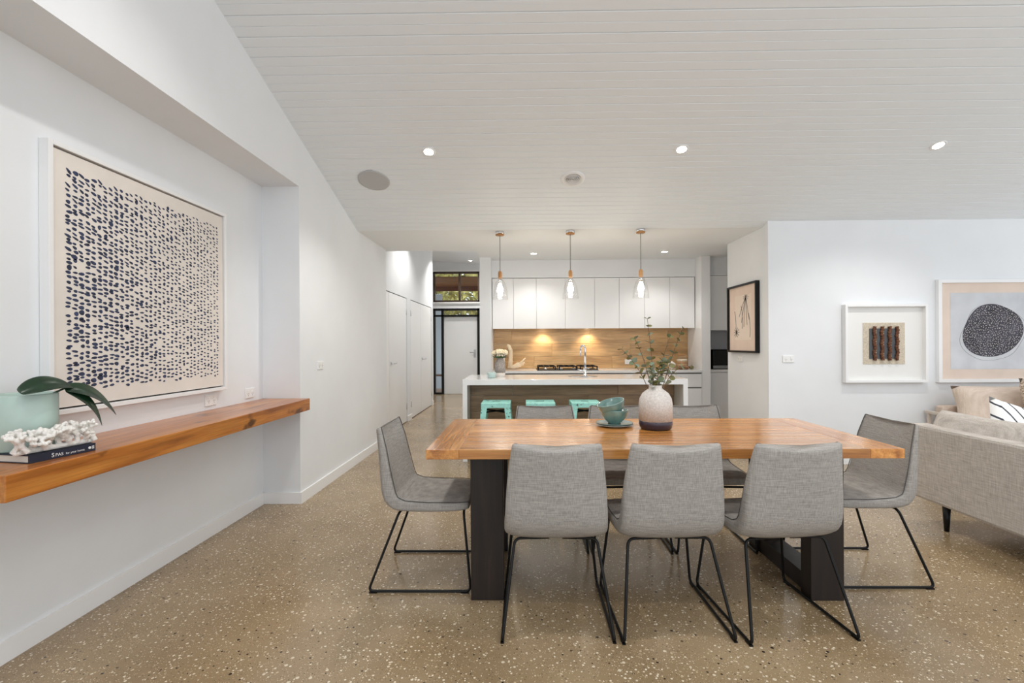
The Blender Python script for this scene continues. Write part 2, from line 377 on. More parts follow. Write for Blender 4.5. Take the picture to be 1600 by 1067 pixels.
# outside the front door
struct('ground_outside', MB().box(-14, 12, 12.34, 30, -.14, -.02), pbr('porch_paving', (176, 150, 136), .7, var=.1), 'pinkish paving outside the front door')
tag(MB().box(-5, -2.40, 14.0, 14.15, -.02, 2.72).build('porch_wall', pbr('pale_blue_render', (212, 222, 232), .7)), 'pale rendered porch wall seen through the sidelight', 'wall')
sf = thing('porch_soffit', 'timber lined porch ceiling outside the high window', 'porch ceiling', (0, 12.36, 2.98))
for i in range(14): MB().box(-5, 2, i * .14, i * .14 + .134, 0, .02, .003).build('plank', M_soffit, sf)
MB().box(-5, 2, 1.96, 2.0, -.14, .05).build('fascia', M_brown, sf)
bn = thing('porch_bench', 'small red-brown timber bench seen through the sidelight', 'bench', (-2.42, 13.2, -.02))
MB().box(-.4, .4, -.16, .16, .42, .46, .004).build('seat', M_brown, bn)
for sx in (-1, 1):
    for sy in (-1, 1): MB().tube([(sx * .3, sy * .1, .42), (sx * .36, sy * .14, 0)], .022, 6).build('leg', M_brown, bn)
M_bush = pbr('olive_foliage', (176, 166, 104), .7, var=.45, vscale=3)
M_bark = pbr('bark', (96, 78, 60), .9)
for q, (tx, ty, lab) in enumerate(((-5.1, 17.2, 'olive green tree beyond the porch, left'), (-2.2, 18.0, 'olive green tree beyond the porch, middle'), (.7, 17.4, 'olive green tree beyond the porch, right'))):
    t = thing('garden_tree', lab, 'tree', (tx, ty, -.02))
    MB().tube([(0, 0, 0), (.1, 0, 1.2), (-.05, .1, 2.6)], [.12, .09, .04], 7).build('trunk', M_bark, t)
    lf = MB()
    for i in range(2600):
        a = random.uniform(0, 2 * PI); rr = 1.3 * random.random() ** .5; z = random.uniform(.3, 4.6)
        p = Vector((rr * math.cos(a), rr * math.sin(a), z)); e = Matrix.Rotation(random.uniform(0, 6), 3, 'X') @ Matrix.Rotation(random.uniform(0, 6), 3, 'Z')
        s = random.uniform(.09, .2); lf.add([p + e @ Vector(v) * s for v in ((-1, 0, 0), (0, -.4, 0), (1, 0, .1), (0, .4, 0))], [(0, 1, 2, 3)])
    o = lf.build('foliage', M_bush, t); o['kind'] = 'stuff'

# ------------------------------------------------------------------ downlights, speaker, vent
def spot(loc, watts, size=R(125), col=WARM, rad=.035):
    l = bpy.data.lights.new('downlight_beam', 'SPOT'); l.energy = watts; l.spot_size = size; l.spot_blend = .7; l.color = col; l.shadow_soft_size = rad
    o = bpy.data.objects.new('downlight_beam', l); C.objects.link(o); o.location = loc; return o
def downlight(x, y, z, tilt, label, watts=SPOT_W):
    t = thing('downlight', label, 'downlight', (x, y, z), 0, 'recessed ceiling downlights'); t.rotation_euler = (-tilt, 0, 0)
    MB().lathe([(.040, -.004), (.052, -.007), (.058, -.003), (.058, .002), (.040, .002)], 28).build('trim_ring', M_trim, t)
    MB().lathe([(.0, -.004), (.040, -.004), (.040, 0), (0, 0)], 24).build('lens', M_lamp, t)
    b = spot((x, y, z - .03), watts); return t
for (x, yv, lab) in ((-.792, 4.033, 'round downlight in the raked ceiling near the grey speaker'), (1.315, 4.034, 'round downlight in the middle of the raked ceiling'), (3.414, 4.02, 'round downlight in the raked ceiling above the sofas')):
    downlight(x, yv, slope_z(yv), ang, lab)
for x in (-.792, 1.315, 3.414):
    for yv in (1.9, -.2): downlight(x, yv, slope_z(yv), ang, 'added unseen downlight higher up the raked ceiling, %s and %s, outside the picture' % ({-.792: 'recess side', 1.315: 'centre', 3.414: 'sofa side'}[x], 'second row' if yv > 1 else 'third row'))  # unseen lamps added to light the room from above and behind the camera
downlight(.134, 6.594, FLAT, 0, 'kitchen ceiling downlight left of the middle pendant', 26)
downlight(1.889, 6.527, FLAT, 0, 'kitchen ceiling downlight right of the right pendant', 26)
downlight(-1.307, 11.75, 3.30, 0, 'hallway downlight close to the high window', 80)
for yv, lab in ((7.6, 'hallway downlight hidden above the kitchen ceiling edge'), (10.15, 'second added hallway lamp hidden above the kitchen ceiling edge')): downlight(-1.45, yv, 3.305, 0, lab, 85 if yv < 8 else 150)  # both lamps are added out of view to brighten hall and front door
sp = thing('ceiling_speaker', 'flat round grey speaker set in the raked ceiling', 'speaker', (-1.364, 4.384, slope_z(4.384))); sp.rotation_euler = (-ang, 0, 0)
MB().lathe([(0, -.006), (.125, -.006), (.125, .004), (0, .004)], 40).build('grille', M_speaker, sp)
MB().lathe([(.125, -.007), (.14, -.008), (.143, .003), (.125, .003)], 40).build('rim', M_speaker, sp)
ve = thing('ceiling_vent', 'round white air vent with concentric rings in the raked ceiling', 'vent', (.446, 4.388, slope_z(4.388))); ve.rotation_euler = (-ang, 0, 0)
MB().lathe([(.075, -.004), (.085, -.014), (.108, -.006), (.112, .003), (.075, .003)], 40).build('rim', M_trim, ve)
MB().lathe([(0, -.001), (.076, -.001), (.076, .003), (0, .003)], 32).build('dark_throat', M_gap, ve)
for r0 in (.012, .028, .044, .060): MB().lathe([(r0, -.004), (r0 + .003, -.014), (r0 + .006, -.013), (r0 + .004, -.004)], 32).build('ring', M_trim, ve)

# ------------------------------------------------------------------ floating shelf and what is on it
SZ = .842
tag(MB().box(NX, -1.72, 1.577, 3.848, SZ - .092, SZ, .003).build('floating_shelf', M_shelf), 'thick honey-brown timber shelf floating along the left wall recess', 'shelf')
BKT = SZ + .031
v = thing('cylinder_vase', 'pale mint cylinder vase standing on the navy book', 'vase', (-1.965, 1.865, BKT))
MB().lathe([(0, 0), (.100, 0), (.105, .006), (.105, .208), (.102, .212), (.098, .208), (.098, .02), (0, .02)], 48).build('body', M_mint, v)
pl = thing('leaf_cutting', 'dark green drooping leaves standing in the mint vase', 'leaves', (-1.965, 1.865, BKT + .02))
def strap_leaf(pts, wid, roll, name):
    P = [Vector(p) for p in pts]; n = len(P); vs = []; fs = []
    for i, p in enumerate(P):
        t = (P[min(i + 1, n - 1)] - P[max(i - 1, 0)]).normalized(); s = t.cross(Vector((0, 0, 1))).normalized()
        s = Matrix.Rotation(roll, 3, t) @ s
        nn = s.cross(t); u = i / (n - 1); hw = wid * math.sin(PI * (0.06 + .94 * u) ** .8) ** .8 + .002
        if i == n - 1: hw = .001
        for q in (-1, -.5, 0, .5, 1): vs.append(p + s * hw * q + nn * hw * .3 * abs(q))
    for i in range(n - 1):
        for q in range(4): fs.append((i * 5 + q, i * 5 + q + 1, i * 5 + q + 6, i * 5 + q + 5))
    o = MB().add(vs, fs, True).build(name, M_leaf_dark, pl)
    so = o.modifiers.new('s', 'SOLIDIFY'); so.thickness = .0016; smooth_mod(o, 1); return o
def arc(p0, p1, p2, n=9):
    p0, p1, p2 = map(Vector, (p0, p1, p2)); return [p0 * (1 - t) ** 2 + p1 * 2 * t * (1 - t) + p2 * t * t for t in [i / (n - 1) for i in range(n)]]
strap_leaf(arc((.105, -.11, .205), (.115, -.01, .255), (.115, .10, .205)), .034, R(50), 'leaf')
strap_leaf(arc((.112, .055, .205), (.13, .17, .21), (.13, .285, .065)), .030, R(58), 'leaf')
strap_leaf(arc((.112, .06, .20), (.14, .15, .16), (.14, .20, .03)), .028, R(55), 'leaf')
MB().tube(arc((0, 0, 0), (.02, .0, .16), (.108, .06, .206), 8), .004, 6).build('stem', M_leaf_dark, pl)
bk = thing('book', 'navy hardback book with white spine lettering lying on the shelf', 'book', (-1.925, 1.873, SZ), R(-10))
MB().box(-.142, .138, -.112, .112, .003, .027).build('pages', M_paper, bk)
MB().box(-.145, .145, -.115, .115, .027, .031, .001).box(-.145, .145, -.115, .115, 0, .004, .001).box(.138, .146, -.115, .115, 0, .031, .001).build('cover', M_navy, bk)
def text(body, size, parent, loc, rot, mat, name='lettering'):
    cu = bpy.data.curves.new(name, 'FONT'); cu.body = body; cu.size = size; cu.extrude = .0002; cu.materials.append(mat)
    tmp = bpy.data.objects.new('tmp', cu); C.objects.link(tmp)
    me = bpy.data.meshes.new_from_object(tmp.evaluated_get(bpy.context.evaluated_depsgraph_get())); bpy.data.objects.remove(tmp)
    o = bpy.data.objects.new(name, me); C.objects.link(o); o.parent = parent; o.location = loc; o.rotation_euler = rot; return o
M_ink = pbr('white_ink', (235, 235, 232), .6)
text('S', .022, bk, (.1463, -.045, .008), (PI / 2, 0, PI / 2), M_ink)
text('PAS', .017, bk, (.1463, -.032, .008), (PI / 2, 0, PI / 2), M_ink)
text('for your home', .0115, bk, (.1463, .004, .009), (PI / 2, 0, PI / 2), M_ink)
MB().lathe([(.0035, -.0003), (.0055, -.0003), (.0055, .0003), (.0035, .0003)], 16, mat=Matrix.Translation((.1461, .092, .0155)) @ Matrix.Rotation(PI / 2, 4, 'Y')).build('emblem', M_ink, bk)
MB().box(.1459, .1464, .100, .109, .010, .0125).box(.1459, .1464, .100, .109, .0145, .0165).box(.1459, .1464, .100, .109, .0185, .021).build('emblem_bars', M_ink, bk)
cb = MB(); random.seed(21)
def coral(p, d, r, depth):
    L = r * random.uniform(2.2, 3.2); q = p + d * L
    q.x = max(-.045, min(.075, q.x)); q.z = max(r * .9, q.z)
    cb.tube([p, p.lerp(q, .5), q], [r, r * .9, r * .85], 7); cb.ball(q, r * 1.1, 8, 6)
    if depth:
        for _ in range(random.choice((2, 3))):
            nd = (d + Vector((random.uniform(-1, 1), random.uniform(-1, 1), random.uniform(-.6, .8))) * 1.0).normalized()
            coral(q, nd, r * .84, depth - 1)
for i in range(10):
    a = i / 9
    coral(Vector((random.uniform(-.01, .03), -.13 + .26 * a, .010)), Vector((random.uniform(-.5, .7), random.uniform(-.8, .9), .7 + .5 * a)).normalized(), .0105, 3)
cb.tube([(0, -.13, .010), (.01, 0, .011), (.01, .13, .010)], .010, 8)
co = cb.build('coral', M_coral, None, (-1.815, 1.84, BKT)); tag(co, 'white branching coral resting on the navy book', 'coral'); co.rotation_euler = (0, 0, R(-10))
rm = co.modifiers.new('r', 'REMESH'); rm.mode = 'VOXEL'; rm.voxel_size = .0026; rm.use_smooth_shade = True

# big dotted artwork in the recess
AX = NX + .001
pa = thing('dotted_painting', 'large square cream artwork with navy brush dabs in a white frame', 'artwork', (AX, 2.69, 1.57))
hw, hh = .625, .605
MB().box(0, .045, -hw, -hw + .022, -hh, hh, .002).box(0, .045, hw - .022, hw, -hh, hh, .002).box(0, .045, -hw + .022, hw - .022, hh - .022, hh, .002).box(0, .045, -hw + .022, hw - .022, -hh, -hh + .022, .002).build('frame', M_trim, pa)
MB().box(.002, .012, -hw + .02, hw - .02, -hh + .02, hh - .02).build('backing', M_gap, pa)
MB().box(.012, .034, -hw + .030, hw - .030, -hh + .030, hh - .030, .001).build('canvas', pbr('cream_canvas', (230, 222, 213), .85, var=.02), pa)
db = MB(); random.seed(5); NC = 34; NR = 46
for c in range(NC):
    for r_ in range(NR):
        if random.random() < .05: continue
        u = -.525 + 1.06 * c / (NC - 1) + random.uniform(-.005, .005); vv = .49 - .98 * r_ / (NR - 1) + random.uniform(-.007, .007) + .01 * math.sin(c * 1.7)
        g_ = 1.22 - .42 * c / NC; a = random.uniform(.0085, .015) * g_; b_ = random.uniform(.0042, .0066) * g_; th = R(-25) * (1 - r_ / NR) * random.uniform(.3, 1.4) + random.uniform(-.2, .2)
        if random.random() < .08: b_ *= 1.7
        pts = []
        for k in range(9):
            t = 2 * PI * k / 9; e = 1 + .25 * math.cos(t); x_ = a * math.cos(t); y_ = b_ * e * math.sin(t)
            pts.append((.0345, u + x_ * math.cos(th) - y_ * math.sin(th), vv + x_ * math.sin(th) + y_ * math.cos(th)))
        db.add(pts, [tuple(range(9))])
o = db.build('brush_dabs', pbr('navy_paint', (44, 52, 78), .7, var=.35, vscale=30), pa); o['kind'] = 'stuff'

# ------------------------------------------------------------------ power points
def outlet(loc, axis, label, double=True):
    t = thing('power_point', label, 'power point', loc)
    W, Hh = (.058, .036) if double else (.036, .036)
    if axis == 'x+': rot = Matrix.Rotation(PI / 2, 4, 'Z')
    elif axis == 'x-': rot = Matrix.Rotation(-PI / 2, 4, 'Z')
    else: rot = Matrix.Identity(4)
    t.matrix_world = Matrix.Translation(loc) @ rot
    MB().box(-W, W, -.009, 0, -Hh, Hh, .002).build('plate', M_plate_w, t)
    for s in (-1, 1):
        MB().box(s * .028 - .008, s * .028 + .008, -.012, -.008, .008, .022, .001).build('switch', M_trim, t)
        sl = MB()
        for dx, dz in ((-.007, -.004), (.007, -.004), (0, -.016)): sl.box(s * .028 + dx - .0012, s * .028 + dx + .0012, -.0096, -.0085, dz - .004, dz + .004)
        sl.build('socket_slots', M_gap, t)
outlet((NX, 3.2, .905), 'x+', 'white double power point just below the dotted artwork')
outlet((NX, 3.66, .905), 'x+', 'white power point in the recess corner above the shelf end')
outlet((WX, 4.23, 1.09), 'x+', 'white power point on the left wall past the shelf')
outlet((2.752, 5.08, 1.096), 'y', 'white power point on the wall left of the rope artwork')
outlet((2.55, 5.738, 1.083), 'x-', 'white power point under the black framed drawing')
outlet((1.60, 7.449, .985), 'y', 'white power point on the timber-look splashback')

# ------------------------------------------------------------------ artworks on the right
af = thing('rope_artwork', 'white box frame with four twisted brown cords on white mount', 'artwork', (3.731, 5.079, 1.254))
hw, hh = .422, .404
MB().box(-hw, -hw + .025, -.06, 0, -hh, hh, .002).box(hw - .025, hw, -.06, 0, -hh, hh, .002).box(-hw + .025, hw - .025, -.06, 0, hh - .025, hh, .002).box(-hw + .025, hw - .025, -.06, 0, -hh, -hh + .025, .002).build('frame', M_trim, af)
MB().box(-hw + .02, hw - .02, -.012, -.002, -hh + .02, hh - .02).build('mount', pbr('white_mount', (238, 237, 234), .8), af)
MB().box(-.215, .215, -.018, -.012, -.215, .215, .001).build('hessian_square', pbr('cream_hessian', (206, 194, 174), .9, var=.08, vscale=90), af)
M_slate = pbr('slate_cloth', (92, 96, 100), .9); M_cord = pbr('brown_bark_cord', (98, 62, 42), .85, var=.4, vscale=60, bump=.8)
for i in range(4):
    cx = -.108 + i * .077
    MB().box(cx - .046, cx + .012, -.022, -.0182, -.16, .155).build('slate_strip', M_slate, af)
    pts = []; rad = []
    for k in range(41):
        z = -.175 + .35 * k / 40; pts.append((cx + .005 * math.sin(k * .5 + i), -.036, z)); rad.append(.0155 + .0035 * math.sin(k * 1.9 + i))
    MB().tube(pts, rad, 10).build('cord', M_cord, af)
ag = thing('dotted_circle_artwork', 'white framed artwork of a dark rounded shape covered with pale dots', 'artwork', (4.84, 5.079, 1.378))
hw, hh = .563, .532
MB().box(-hw, -hw + .035, -.04, 0, -hh, hh, .002).box(hw - .035, hw, -.04, 0, -hh, hh, .002).box(-hw + .035, hw - .035, -.04, 0, hh - .035, hh, .002).box(-hw + .035, hw - .035, -.04, 0, -hh, -hh + .035, .002).build('frame', M_trim, ag)
MB().box(-hw + .03, hw - .03, -.02, -.002, -hh + .03, hh - .03).build('mount', pbr('peach_linen_mount', (226, 208, 194), .85, var=.02), ag)
MB().box(-.43, .43, -.0215, -.02, -.395, .395).build('paper', pbr('pale_grey_wash', (206, 208, 212), .85, var=.04, vscale=5), ag)
def blob(a):
    return .30 * (1 + .05 * math.cos(2 * a - 1.0) + .035 * math.cos(3 * a + .6) + .02 * math.sin(4 * a))
pts = [(blob(a) * math.cos(a), blob(a) * .93 * math.sin(a)) for a in [2 * PI * k / 60 for k in range(60)]]
MB().add([(p[0], -.0222, p[1]) for p in pts], [tuple(range(60))]).build('dark_shape', pbr('charcoal_wash', (66, 64, 74), .8, var=.25, vscale=7), ag)
MB().tube([(p[0] * 1.06 + .012 * math.sin(5 * i / 9.5), -.0222, p[1] * 1.07 - .02) for i, p in enumerate(pts)], .0008, 5, closed=True).build('pencil_outline', M_gap, ag)
dm = MB(); random.seed(3)
gx = -.31
rows = 34
for i in range(rows):
    for j in range(rows):
        x_ = -.31 + .62 * (i + .5 * (j % 2)) / rows + random.uniform(-.007, .007); z_ = -.31 + .62 * j / rows + random.uniform(-.007, .007)
        a = math.atan2(z_ / .93, x_)
        if math.hypot(x_, z_ / .93) < blob(a) - .008:
            rr = random.uniform(.0025, .0042); dm.add([(x_ + rr * math.cos(k * PI / 3), -.0226, z_ + rr * math.sin(k * PI / 3)) for k in range(6)], [tuple(range(6))])
o = dm.build('pale_dots', M_paper, ag); o['kind'] = 'stuff'
ah = thing('ink_drawing', 'black framed ink drawing of stems on the wall return', 'artwork', (2.549, 5.635, 1.55), -PI / 2)
hw, hh = .372, .395
MB().box(-hw, -hw + .022, -.045, 0, -hh, hh, .002).box(hw - .022, hw, -.045, 0, -hh, hh, .002).box(-hw + .022, hw - .022, -.045, 0, hh - .022, hh, .002).box(-hw + .022, hw - .022, -.045, 0, -hh, -hh + .022, .002).build('frame', M_black, ah)
MB().box(-hw + .02, hw - .02, -.02, -.002, -hh + .02, hh - .02).build('paper', pbr('blush_paper', (228, 206, 190), .85, var=.02), ah)
MB().box(-.19, .22, -.0212, -.02, -.25, .27).build('inner_sheet', pbr('cream_sheet', (233, 216, 201), .85), ah)
ik = MB(); random.seed(11)
def stroke(p0, p1, p2, r=.0016): ik.tube([(q.x, -.0222, q.z) for q in arc((p0[0], 0, p0[1]), (p1[0], 0, p1[1]), (p2[0], 0, p2[1]), 8)], r, 5)
for (x1, z1, x2, z2) in ((.02, .1, -.02, -.05), (.12, .15, .17, -.02), (.05, .1, .04, -.1), (.1, .1, .12, -.08), (.0, .15, -.08, .02)): stroke((.09, .25), (x1, z1), (x2, z2), .0022)
for i in range(9): a = i * .7; stroke((.09, .25), (.09 + .03 * math.cos(a), .25 + .02 * math.sin(a)), (.09 + .07 * math.cos(a), .235 + .035 * math.sin(a)))
for bx, bz in ((-.17, -.18), (.0, -.12), (.19, -.22)):
    stroke((bx, bz), (bx + .02, bz + .15), (bx - .03, bz + .27), .0022)
for i in range(10): a = i * .63; stroke((-.15, -.16), (-.15 + .03 * math.cos(a), -.16 + .03 * math.sin(a)), (-.15 + .075 * math.cos(a), -.16 + .06 * math.sin(a)), .0022)
ik.build('ink_lines', M_black, ah)

# ------------------------------------------------------------------ dining table
TZ = .775
tb = thing('dining_table', 'long honey timber dining table on black timber trestle legs', 'table', (.646, 2.72, 0))
L, Wd, th = 1.111, .462, .045
npl = 6; pw = 2 * Wd / npl
for i in range(npl): MB().box(-L + .155, L - .155, -Wd + i * pw + .0006, -Wd + (i + 1) * pw - .0006, TZ - th, TZ, .0015).build('tabletop_plank', M_table, tb)
for s in (-1, 1):
    x0, x1 = sorted((s * L, s * (L - .1545)))
    MB().box(x0, x1, -Wd, Wd, TZ - th, TZ, .0015).build('breadboard_end', M_table_end, tb)
    xa, xb = sorted((s * .755, s * .917))
    for q in (-1, 1):
        ya, yb = sorted((q * .33, q * .24)); MB().box(xa, xb, ya, yb, 0.0, TZ - th, .003).build('leg', M_dark, tb)
    xm = (xa + xb) / 2
    MB().box(xm - .06, xm + .06, -.24, .24, .0, .09, .003).build('floor_beam', M_dark, tb)
    MB().box(xm - .05, xm + .05, -.24, .24, TZ - th - .08, TZ - th, .003).build('top_beam', M_dark, tb)

# ------------------------------------------------------------------ dining chairs
def make_chair():
    root = thing('dining_chair', '', 'chair', (0, 0, 0), 0, 'grey upholstered dining chairs')
    st = [(.240, .434, .036, .42, .000, 0), (.237, .434, .048, .434, .000, 0), (.17, .432, .060, .468, .000, 0), (.05, .430, .062, .476, .002, 0), (-.07, .431, .070, .470, .006, 0), (-.125, .437, .092, .464, .012, 0), (-.166, .472, .098, .458, .020, 0),
          (-.186, .53, .084, .452, .028, 0), (-.206, .61, .064, .444, .038, 0), (-.228, .72, .046, .420, .044, .006), (-.246, .80, .034, .396, .044, .016), (-.252, .828, .028, .386, .044, .020), (-.2525, .831, .020, .374, .044, .020)]
    st = [(a[0] - .055 + (.02 if a[0] > .1 else 0),) + a[1:] for a in st]
    n = len(st); NV = 32; rings = []; edge = []
    for i, (y, z, t, wd, bow, dip) in enumerate(st):
        a = st[max(i - 1, 0)]; b = st[min(i + 1, n - 1)]
        T = Vector((0, b[0] - a[0], b[1] - a[1])).normalized(); Nn = Vector((0, T.z, -T.y)); ring = []
        for k in range(NV):
            an = 2 * PI * k / NV; c_, s_ = math.cos(an), math.sin(an)
            u = math.copysign(abs(c_) ** .34, c_); v_ = math.copysign(abs(s_) ** .45, s_)
            p = Vector((u * wd / 2, y, z)) + Nn * (v_ * t / 2 + bow * u * u) - T * dip * (1 - u * u)
            ring.append(p)
        rings.append(ring)
        edge.append([Vector((sx * (wd / 2 - .010), y, z)) + Nn * (t / 2 * .84 + bow * .92) - T * (.002 if i >= n - 2 else 0) for sx in (-1, 1)])
    mb = MB(); vs = [p for r in rings for p in r]; fs = []
    for i in range(n - 1):
        for k in range(NV): l = (k + 1) % NV; fs.append((i * NV + k, i * NV + l, (i + 1) * NV + l, (i + 1) * NV + k))
    fs.append(tuple(range(NV))[::-1]); fs.append(tuple((n - 1) * NV + k for k in range(NV)))
    mb.add(vs, fs, True); sh = smooth_mod(mb.build('upholstered_shell', M_linen, root), 1)
    # piping runs round the inner edge
    loop = [e[0] for e in edge]
    y, z, t, wd, bow, dip = st[-1]; a = st[-2]; T = Vector((0, y - a[0], z - a[1])).normalized(); Nn = Vector((0, T.z, -T.y))
    for q in range(1, 8):
        u = -1 + q / 4; loop.append(Vector((u * (wd / 2 - .010), y, z)) + Nn * (t / 2 * .7 + bow * .92 * u * u) - T * (dip * (1 - u * u) - .001))
    loop += [e[1] for e in edge[::-1]]
    MB().tube(loop, .0022, 6).build('piping', M_pipe, sh)
    for s in (-1, 1):
        pts = fillet([(s * .03, -.155, .391), (s * .185, -.165, .391), (s * .238, -.31, .009), (s * .238, .215, .009), (s * .195, .175, .394), (s * .03, .165, .394)], .03, 6)
        lg = MB().tube(pts, .0068, 8).build('sled_leg', M_black, root)
        for yy in (-.285, .185): MB().box(s * .238 - .007, s * .238 + .007, yy - .02, yy + .02, 0, .006).build('glide', M_black, lg)
    return root
chair = make_chair()
spots = [(.137, 2.35, 0, 'grey linen dining chair at the front left, backrest to the viewer'), (.640, 2.35, R(2), 'grey linen dining chair at the front middle, backrest to the viewer'), (1.152, 2.352, R(5), 'grey linen dining chair at the front right, backrest to the viewer'),
         (.14, 3.12, PI, 'grey linen dining chair on the kitchen side, left of the bowls'), (.645, 3.12, PI, 'grey linen dining chair on the kitchen side, behind bowls and vase'), (1.15, 3.12, PI, 'grey linen dining chair on the kitchen side, right of the vase'),
         (-.495, 2.70, -PI / 2, 'grey linen dining chair at the hallway end of the table'), (1.79, 2.745, PI / 2, 'grey linen dining chair at the sofa end of the table')]
for i, (x, yv, a, lab) in enumerate(spots):
    o = chair if i == 0 else copy_tree(chair)
    o.location = (x, yv, 0); o.rotation_euler = (0, 0, a); o['label'] = lab

# ------------------------------------------------------------------ things on the table
M_celadon = pbr('celadon_glaze', (108, 140, 134), .2, coat=.5, var=.08, vscale=25)
M_rim = pbr('pale_grey_glaze', (176, 184, 180), .25, coat=.4, var=.04, vscale=30)
for k, (z, lab) in enumerate(((0, 'lower grey-green side plate under the bowls'), (.009, 'upper grey-green side plate directly under the bowls'))):
    tag(MB().lathe([(0, .002), (.065, .0), (.07, .002), (.105, .011), (.110, .0135), (.105, .0145), (.068, .007), (0, .006)], 44).build('side_plate', M_rim if k == 0 else M_celadon, None, (.536, 2.90, TZ + z)), lab, 'plate', 'stacked plates')
bowl_prof = [(r * 1.25, z * 1.22) for r, z in [(0, .0), (.030, 0), (.031, .006), (.045, .018), (.060, .040), (.066, .064), (.0665, .068), (.063, .068), (.056, .042), (.040, .020), (0, .012)]]
tag(MB().lathe(bowl_prof, 44).build('bowl', M_celadon, None, (.536, 2.90, TZ + .016)), 'grey-green glazed bowl standing upright on the plates', 'bowl', 'stacked bowls')
b2 = MB().lathe(bowl_prof, 44).build('bowl', M_celadon, None, (.533, 2.90, TZ + .066)); b2.rotation_euler = (R(6), R(-16), 0)
tag(b2, 'grey-green glazed bowl tilted inside the lower bowl', 'bowl', 'stacked bowls')
va = thing('stoneware_vase', 'speckled pale stoneware vase with dark purple base on the table', 'vase', (.755, 2.80, TZ))
M_stonew = pbr('speckled_stoneware', (204, 198, 192), .55, var=.07, vscale=110)
MB().lathe([(0, 0), (.078, 0), (.090, .010), (.094, .03), (.0945, .05), (.0, .05)], 48).build('dark_base', pbr('aubergine_glaze', (52, 40, 52), .3), va)
MB().lathe([(.0945, .0502), (.0945, .145), (.090, .175), (.074, .205), (.050, .224), (.039, .232), (.036, .244), (.039, .252), (.034, .252), (.031, .243), (.034, .232), (.060, .20), (.080, .15), (.080, .052)], 48).build('body', M_stonew, va)
eu = thing('eucalyptus_stems', 'leafy green eucalyptus stems arranged in the stoneware vase', 'foliage', (.755, 2.80, TZ + .06))
M_euc = [pbr('eucalyptus_leaf', (92, 104, 72), .5, var=.25, vscale=15), pbr('eucalyptus_leaf_grey', (118, 132, 112), .5, var=.2, vscale=15), pbr('eucalyptus_leaf_olive', (110, 106, 58), .5, var=.2, vscale=15)]
M_twig = pbr('twig', (112, 84, 58), .7)
leaf_me = []
for m_ in M_euc:
    lm = MB(); P = []
    for k in range(10):
        t = 2 * PI * k / 10; P.append((.5 + .5 * math.cos(t), .40 * math.sin(t) * (1.1 - .25 * math.cos(t)), .10 * math.sin(t) ** 2))
    lm.add([(.5, 0, -.03)] + P, [(0, 1 + k, 1 + (k + 1) % 10) for k in range(10)], True); leaf_me.append(lm.mesh('leaf', m_))
random.seed(17)
def branch(tip, bend, n, lsize=.042, base=(0, 0)):
    p0 = (base[0], base[1], 0); pts = arc(p0, bend, tip, 14)
    s = MB().tube(pts, [.0028 - .0015 * i / 13 for i in range(14)], 6).build('stem', M_twig, eu)
    for k in range(n):
        u = .42 + .58 * (k + 1) / n; i = min(int(u * 13), 12); p = pts[i].lerp(pts[i + 1], u * 13 - i) if i < 13 else pts[-1]
        for side in (0, 1):
            a = k * 1.9 + side * PI + random.uniform(-.5, .5); t = (pts[i + 1] - pts[i]).normalized(); o1 = t.orthogonal().normalized(); o1 = Matrix.Rotation(a, 3, t) @ o1
            dr = (o1 + t * random.uniform(.1, .6)).normalized(); q = dr.to_track_quat('X', 'Z') @ Matrix.Rotation(random.uniform(-1.2, 1.2), 3, 'X').to_quaternion()
            lo = bpy.data.objects.new('leaf', random.choice(leaf_me)); C.objects.link(lo); lo.parent = s; lo.location = p; lo.rotation_mode = 'QUATERNION'; lo.rotation_quaternion = q
            sc = lsize * random.uniform(.65, 1.1) * (1.05 - .35 * u); lo.scale = (sc, sc, sc)
branch((-.045, .0, .575), (-.01, 0, .30), 7); branch((-.19, .02, .40), (-.04, .0, .26), 7); branch((.09, .02, .47), (.02, 0, .3), 4)
branch((.155, -.01, .52), (.06, 0, .28), 8); branch((.14, -.03, .30), (.03, -.02, .24), 5); branch((-.11, .03, .46), (-.03, .01, .3), 7)
branch((.03, -.02, .34), (0, -.01, .25), 9, .046); branch((-.04, -.03, .31), (-.01, -.02, .22), 9, .046); branch((.07, .03, .33), (.02, .02, .22), 9, .046)

# ------------------------------------------------------------------ kitchen island
BZ = .885
isl = thing('kitchen_island', 'white stone waterfall island with timber-look tiled front', 'island', (.54, 5.2, 0))
ix = 1.21
MB().box(-ix, ix, 0, .83, BZ - .06, BZ, .002).build('benchtop', M_stone, isl)
for s in (-1, 1):
    x0, x1 = sorted((s * ix, s * (ix - .05))); MB().box(x0, x1, 0, .83, 0, BZ - .0602, .002).build('waterfall_end', M_stone, isl)
MB().box(-ix + .051, ix - .051, .325, .82, .0, BZ - .061).build('carcass', M_white_lac, isl)
def tiles(parent, x0, x1, yf, zs, ln, offs, mat, th=.01):
    for i in range(len(zs) - 1):
        xs = [x0]; x = x0 + offs[i % len(offs)]
        while x < x1 - .05: xs.append(x); x += ln
        xs.append(x1)
        for a, b in zip(xs[:-1], xs[1:]): MB().box(a + .001, b - .001, yf - th, yf, zs[i] + .001, zs[i + 1] - .001, .001).build('tile', mat, parent)
tiles(isl, -ix + .051, ix - .051, .324, [0.0, .115, .305, .495, .685, BZ - .061], 1.2, [.95, .35, .7, .15, .48], M_tile2)
snk = thing('kitchen_sink', 'round stainless sink set in the island benchtop', 'sink', (.68, 5.66, BZ))
MB().lathe([(.155, .001), (.168, .003), (.172, .0005), (.155, .0005)], 40).build('rim', M_steel, snk)
MB().lathe([(0, .0006), (.155, .0006), (.155, .0016), (0, .0016)], 40).build('bowl', M_steel, snk)
fc = thing('kitchen_tap', 'tall chrome gooseneck tap on the island', 'tap', (.70, 5.60, BZ))
